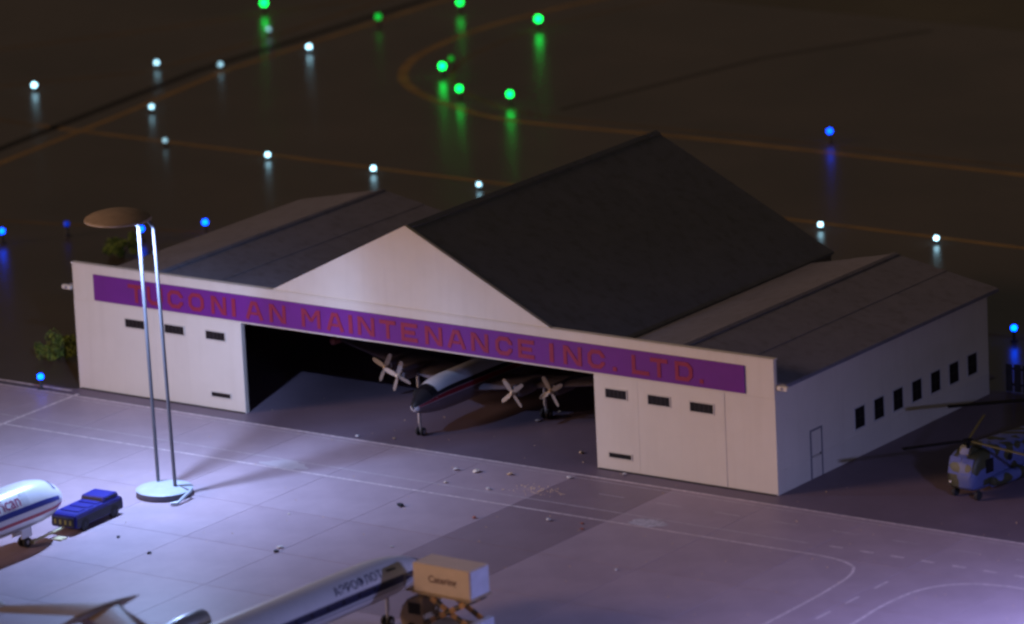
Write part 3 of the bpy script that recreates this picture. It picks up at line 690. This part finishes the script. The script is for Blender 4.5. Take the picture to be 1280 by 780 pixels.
for s in (-1, 1):
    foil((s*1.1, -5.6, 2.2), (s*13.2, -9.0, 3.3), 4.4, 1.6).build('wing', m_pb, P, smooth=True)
    MB().lathe([(0, -8.2), (0.25, -8.4), (0.3, -9.2), (0.1, -10.0), (0, -10.1)], c=(s*13.2, 0, 3.3), axis='y', n=12).build('tip_light', mat('tip_red', (0.35, 0.10, 0.09), rough=.5), P)
    for q_, (ex, ey) in enumerate(((4.95, -5.0), (7.15, -6.5))):
        en = MB().lathe([(0.25, ey-0.25), (0.42, ey-0.30), (0.50, ey-0.9), (0.5, ey-2.4), (0.2, ey-4.2)], c=(s*ex, 0, 2.6), axis='y', n=18).build('engine', m_pb, P, smooth=True)
        pr = MB().lathe([(0, ey+0.18), (0.12, ey+0.10), (0.21, ey-0.10), (0.22, ey-0.24)], c=(s*ex, 0, 2.6), axis='y', n=14).build('spinner', m_hub, en, smooth=True)
        a0 = (0.35 if s > 0 else 0.9)+q_*0.12
        for k in range(4):
            a = a0+k*math.pi/2; u = Vector((math.cos(a), 0, math.sin(a))); v = Vector((-math.sin(a), 0, math.cos(a)))
            c0 = Vector((s*ex, ey-0.06, 2.6))
            pts = []
            for rr, hw in ((0.15, .09), (0.45, .15), (0.85, .15), (1.1, .12), (1.18, .06)):
                pts.append((c0+u*rr, hw))
            vs = []; fs = []
            for p_, hw in pts:
                for dy in (-.02, .02):
                    vs += [p_-v*hw+Vector((0, dy+.05*hw/.17, 0)), p_+v*hw+Vector((0, dy-.05*hw/.17, 0))]
            for i in range(len(pts)-1):
                b = i*4
                fs += [(b, b+1, b+5, b+4), (b+2, b+6, b+7, b+3), (b, b+4, b+6, b+2), (b+1, b+3, b+7, b+5)]
            fs += [(0, 2, 3, 1), (16, 17, 19, 18)]
            MB().add(vs, fs).build('propeller_blade', m_blade, en)
    gear(P, s*5.5, -8.2, 2.4, r=0.38, name='main_gear')
    foil((s*0.3, -20.8, 3.2), (s*4.2, -22.0, 3.4), 2.2, 1.2).build('tailplane', m_pb, P, smooth=True)
foil((0, -19.0, 3.3), (0, -21.6, 6.9), 4.2, 1.8).build('fin', m_pt, P, smooth=True)

# ------------------------------------------------------------------ tandem rotor helicopter
def camo(name):
    m = bpy.data.materials.new(name); m.use_nodes = True; n = m.node_tree.nodes; l = m.node_tree.links
    b = n['Principled BSDF']; b.inputs['Roughness'].default_value = 0.5
    tc = n.new('ShaderNodeTexCoord'); no = n.new('ShaderNodeTexNoise'); no.inputs['Scale'].default_value = 0.55; no.inputs['Detail'].default_value = 1.5
    mp = n.new('ShaderNodeMapping'); mp.inputs['Location'].default_value = (3.1, 1.7, 0.4)
    rp = n.new('ShaderNodeValToRGB'); rp.color_ramp.interpolation = 'CONSTANT'
    e = rp.color_ramp.elements; e[0].position = 0; e[0].color = (0.040, 0.040, 0.018, 1); e[1].position = 0.44; e[1].color = (0.075, 0.095, 0.24, 1)
    x = e.new(0.60); x.color = (0.03, 0.032, 0.014, 1)
    l.new(tc.outputs['Object'], mp.inputs[0]); l.new(mp.outputs[0], no.inputs['Vector']); l.new(no.outputs[0], rp.inputs[0]); l.new(rp.outputs[0], b.inputs['Base Color'])
    return m
m_camo = camo('camouflage')
HE = thing('helicopter', 'camouflaged tandem rotor helicopter with black blades beside the hangar', 'helicopter', (71.4, 4.6, 0), R(-8))
sec = []
body = MB()
def ring(y, w, z0, z1, n=20, p=5.5):
    out = []
    for k in range(n):
        a = 2*math.pi*k/n; ca, sa = math.cos(a), math.sin(a)
        out.append((w*math.copysign(abs(ca)**(2/p), ca), y, (z0+z1)/2+(z1-z0)/2*math.copysign(abs(sa)**(2/p), sa)))
    return out
rings = [ring(-0.22, .80, .95, 1.75), ring(-0.05, 1.08, .78, 2.35), ring(0.25, 1.20, .70, 2.95), ring(0.8, 1.25, .66, 3.2), ring(1.8, 1.25, .66, 3.3), ring(8, 1.25, .66, 3.1), ring(10.5, 1.2, .95, 3.3), ring(12.5, .7, 1.8, 3.3)]
n = 20; vs = [v for r_ in rings for v in r_]
fs = [(i*n+k, i*n+(k+1) % n, (i+1)*n+(k+1) % n, (i+1)*n+k) for i in range(len(rings)-1) for k in range(n)]+[tuple(range(n)), tuple(range(len(rings)*n-1, (len(rings)-1)*n-1, -1))]
hb = body.add(vs, fs).build('fuselage', m_camo, HE, smooth=True)
MB().prism([(0.3, 3.0), (2.6, 3.0), (2.0, 3.6), (0.5, 3.6)], 'x', -.45, .45).build('front_pylon', m_camo, HE, bevel=.08)
MB().prism([(8.0, 2.9), (12.2, 2.9), (11.6, 4.3), (9.3, 4.3)], 'x', -.45, .45).build('rear_pylon', m_camo, HE, bevel=.08)
for x0, x1 in ((-.95, -.08), (.08, .95)):
    MB().add([(x0, -0.22, 1.78), (x1, -0.22, 1.78), (x1, .16, 2.86), (x0, .16, 2.86), (x0, -.05, 1.78), (x1, -.05, 1.78), (x1, .3, 2.86), (x0, .3, 2.86)], [(0,1,2,3),(4,7,6,5),(0,4,5,1),(1,5,6,2),(2,6,7,3),(3,7,4,0)]).build('windscreen', mat('heli_glass', (0.06, 0.085, 0.28), rough=.5, spec=.2), hb)
for s in (-1, 1):
    MB().box(s*1.24-.02, s*1.24+.02, 1.05, 1.85, 1.75, 2.7).build('cockpit_window', m_glass, hb)
    for k in range(3): MB().tube((s*1.22, 3.6+1.7*k, 2.3), (s*1.27, 3.6+1.7*k, 2.3), .24, n=14).build('round_window', m_glass, hb)
    MB().lathe([(0, 1.3), (.35, 1.5), (.45, 2.6), (.45, 7.2), (.3, 8.2), (0, 8.4)], c=(s*1.35, 0, 1.1), axis='y', n=14).build('fuel_sponson', m_camo, HE, smooth=True)
MB().lathe([(0, -.24), (.12, -.2), (.15, -.05), (.15, .1)], c=(-.75, 0, 1.2), axis='y', n=12).build('nose_lamp', mat('lamp_glass', (0.75, 0.75, 0.78), rough=.2), HE)
for x, y in ((-.95, .55), (.95, .55), (-1.2, 7.2), (1.2, 7.2)):
    st = MB().tube((x, y, .3), (x, y+.05, 1.0), .09, n=8).build('wheel_strut', m_lbase, HE)
    MB().lathe([(.1, x-.12), (.3, x-.12), (.34, x), (.3, x+.12), (.1, x+.12)], c=(0, y, .34), axis='x', n=16).build('wheel', m_tyre, st, smooth=True)
m_rot = mat('rotor_black', (0.006, 0.006, 0.007), rough=0.85, spec=0.1); m_rotb = mat('rotor_yellow', (0.11, 0.095, 0.03), rough=.5)
def rotor(c, angs, L):
    hub = MB().tube((c[0], c[1], c[2]-.5), (c[0], c[1], c[2]+.12), .13, n=10).tube((c[0], c[1], c[2]-.08), (c[0], c[1], c[2]+.08), .34, n=12).build('rotor_hub', m_rot, HE)
    for a, L_, w, m in angs:
        d = Vector((math.cos(a), math.sin(a), 0)); n_ = Vector((-d.y, d.x, 0))
        b = MB(); vs = []; K = 8
        for i in range(K+1):
            t = .3+(L_-.3)*i/K; dz = -.012*(t/L_)**2*L_
            p = Vector(c)+d*t
            hw = w*(0.5 if i == 0 else 1)
            for s_, zz in ((-1, .03), (1, .03), (1, -.03), (-1, -.03)): vs.append((p.x+n_.x*hw*s_, p.y+n_.y*hw*s_, p.z+dz+zz))
        fs = []
        for i in range(K):
            for k in range(4): fs.append((i*4+k, i*4+(k+1) % 4, i*4+4+(k+1) % 4, i*4+4+k))
        fs += [(0,1,2,3), (K*4+3, K*4+2, K*4+1, K*4)]
        b.add(vs, fs).build('rotor_blade', m, hub)
rotor((0.45, 0.25, 4.1), ((math.atan2(-4.9, -4.2)+R(8), 4.5, .22, m_rot), (R(-8)+R(4), 6.4, .12, m_rotb), (R(111)+R(8), 6.3, .08, m_rotb)), 6.4)
rotor((0.6, 9.9, 4.75), ((R(228), 7.6, .28, m_rot), (R(348), 7.6, .24, m_rot), (R(108), 7.6, .24, m_rot)), 6.4)

# ------------------------------------------------------------------ fence behind the hangar corner
FE = thing('fence', 'dark vertical board fence behind the hangar corner', 'fence', (60.6, 28.6, 0))
m_fen = mat('fence_dark', (0.045, 0.042, 0.05), rough=.7, var=.3)
MB().box(0, 24, .06, .12, 1.55, 1.7).build('rail', m_fen, FE); MB().box(0, 24, .06, .12, .4, .55).build('rail', m_fen, FE)
pl = None
for k in range(34):
    if pl is None:
        pl = MB().box(0, .48, -.03, .055, 0, 1.95).build('board', m_fen, FE); o = pl
    else:
        o = pl.copy(); COL.objects.link(o); o.parent = FE
    o.location = (k*.7, random.uniform(-.02, .02), random.uniform(-.04, .02))

# ------------------------------------------------------------------ bushes
m_leaf = [mat('leaf_green', (0.22, 0.29, 0.035), rough=.7, var=.4, scale=1.5), mat('leaf_deep', (0.08, 0.115, 0.02), rough=.7, var=.4, scale=1.5)]
m_twig = mat('twig', (0.05, 0.035, 0.02), rough=.9)
def bush(loc, rx, ry, h, label, nleaf=2600):
    t = thing('bush', label, 'bush', loc)
    st = MB()
    for k in range(9):
        a = random.uniform(0, 6.28); st.tube((0, 0, 0), (math.cos(a)*rx*.6, math.sin(a)*ry*.6, h*random.uniform(.5, .85)), .07, .02, n=5)
    st.build('stems', m_twig, t)
    cl = [(random.gauss(0, .42)*rx, random.gauss(0, .42)*ry, h*random.uniform(.22, .82), random.uniform(.28, .5)) for _ in range(20)]
    for gi in range(2):
        b = MB()
        for k in range(nleaf//2):
            cx, cy, cz, cr = random.choice(cl)
            d = Vector((random.gauss(0, 1), random.gauss(0, 1), random.gauss(0, 1))).normalized()*cr*h*.55*random.random()**.4
            p = Vector((cx, cy, cz))+d; p.z = max(.06, p.z)
            s = random.uniform(.06, .15); u = Vector((random.gauss(0, 1), random.gauss(0, 1), random.gauss(0, 1))).normalized(); v = u.orthogonal().normalized()
            b.add([p-u*s, p+v*s*.55, p+u*s, p-v*s*.55], [(0, 1, 2, 3)])
        o = b.build('foliage', m_leaf[gi], t)
bush((-6.6, 5.6, -.05), 1.7, 1.4, 2.3, 'loose green bush beside the left hangar wall')
bush((-21.6, 31.5, -.05), 1.7, 1.4, 1.7, 'green bush far behind the left hangar wing, by the floodlight shade')

# ------------------------------------------------------------------ crumbs and chips scattered on the concrete
CH = {'w': ('white', mat('chip_white', (0.62, 0.58, 0.55), rough=.7)), 'o': ('ochre', mat('chip_ochre', (0.58, 0.42, 0.26), rough=.7)),
      't': ('tan', mat('chip_tan', (0.62, 0.54, 0.44), rough=.7)), 'd': ('black', mat('chip_dark', (0.02, 0.02, 0.025), rough=.7)), 'r': ('reddish', mat('chip_red', (0.36, 0.12, 0.08), rough=.7))}
DEB = [(37.08,-4.84,'w',.22,'on the road below the propeller airliner nose'), (35.25,10.15,'o',.14,'deep inside the hangar'), (42.47,2.29,'o',.20,'on the hangar floor by the door jamb'), (26.03,-1.26,'w',.16,'in front of the hangar opening'),
       (28.72,-0.59,'o',.14,'near the propeller airliner nose wheel'), (35.22,7.45,'w',.20,'on the floor under the propellers'), (38.22,-7.62,'t',.18,'on the road line'), (38.6,-4.6,'t',.30,'flat on the road before the opening'),
       (41.74,-7.53,'w',.22,'beside the sand crumbs on the road'), (41.05,-4.13,'o',.24,'on the road below the hangar beam'), (45.15,-2.93,'w',.20,'at the road edge line before the right doors'), (38.64,-13.37,'d',.32,'on the pale slab'),
       (44.73,-13.34,'r',.18,'on the corner of the pale slab'), (49.48,-11.56,'w',.22,'on the dark slab by the road'), (51.89,-11.14,'r',.16,'on the dark slab, upper of two'), (52.6,-12.17,'r',.16,'on the dark slab, lower of two'),
       (37.09,-24.49,'w',.24,'beside a black chip behind the catering truck jet'), (37.39,-25.31,'d',.22,'beside a white chip on the apron'), (25.98,-27.54,'d',.16,'right of the blue tug'), (30.11,-29.38,'d',.20,'alone on the pale apron'),
       (48.08,-0.6,'w',.18,'at the foot of the right doors'), (43.62,-21.0,'w',.14,'on the dark slab behind the jet nose'), (59.6,-18.5,'w',.14,'on the grey slabs right of the truck'), (33.0,-18.2,'t',.12,'on the slab right of the floodlight foot')]
def chip(x, y, s, m, name='debris_chip', zs=.45):
    bm = bmesh.new(); bmesh.ops.create_icosphere(bm, subdivisions=1, radius=s)
    for v in bm.verts: v.co = v.co*random.uniform(.65, 1.2); v.co.z *= zs
    lo = min(v.co.z for v in bm.verts)
    me = bpy.data.meshes.new(name); bm.to_mesh(me); bm.free(); me.materials.append(m)
    o = bpy.data.objects.new(name, me); COL.objects.link(o); o.location = (x, y, -lo); o.rotation_euler.z = random.uniform(0, 6)
    return o
for x, y, c, s, w in DEB:
    o = chip(x, y, s, CH[c][1]); tag(o, 'small %s chip lying %s' % (CH[c][0], w), 'chip', 'chips scattered on the concrete')
b = MB()
for k in range(260):
    if k < 90: x, y = random.gauss(45, 1.1), random.gauss(-6.1, .55)
    else: x, y = random.uniform(16, 88), random.uniform(-26, 6)
    s = random.uniform(.025, .06)
    b.add([(x-s, y, .0), (x+s, y-s*.6, .0), (x+s*.4, y+s, .0), (x, y, s*1.3)], [(0, 1, 3), (1, 2, 3), (2, 0, 3), (0, 2, 1)])
tag(b.build('sand_crumbs', CH['o'][1]), 'fine ochre crumbs strewn over road and slabs', 'crumbs', kind='stuff')
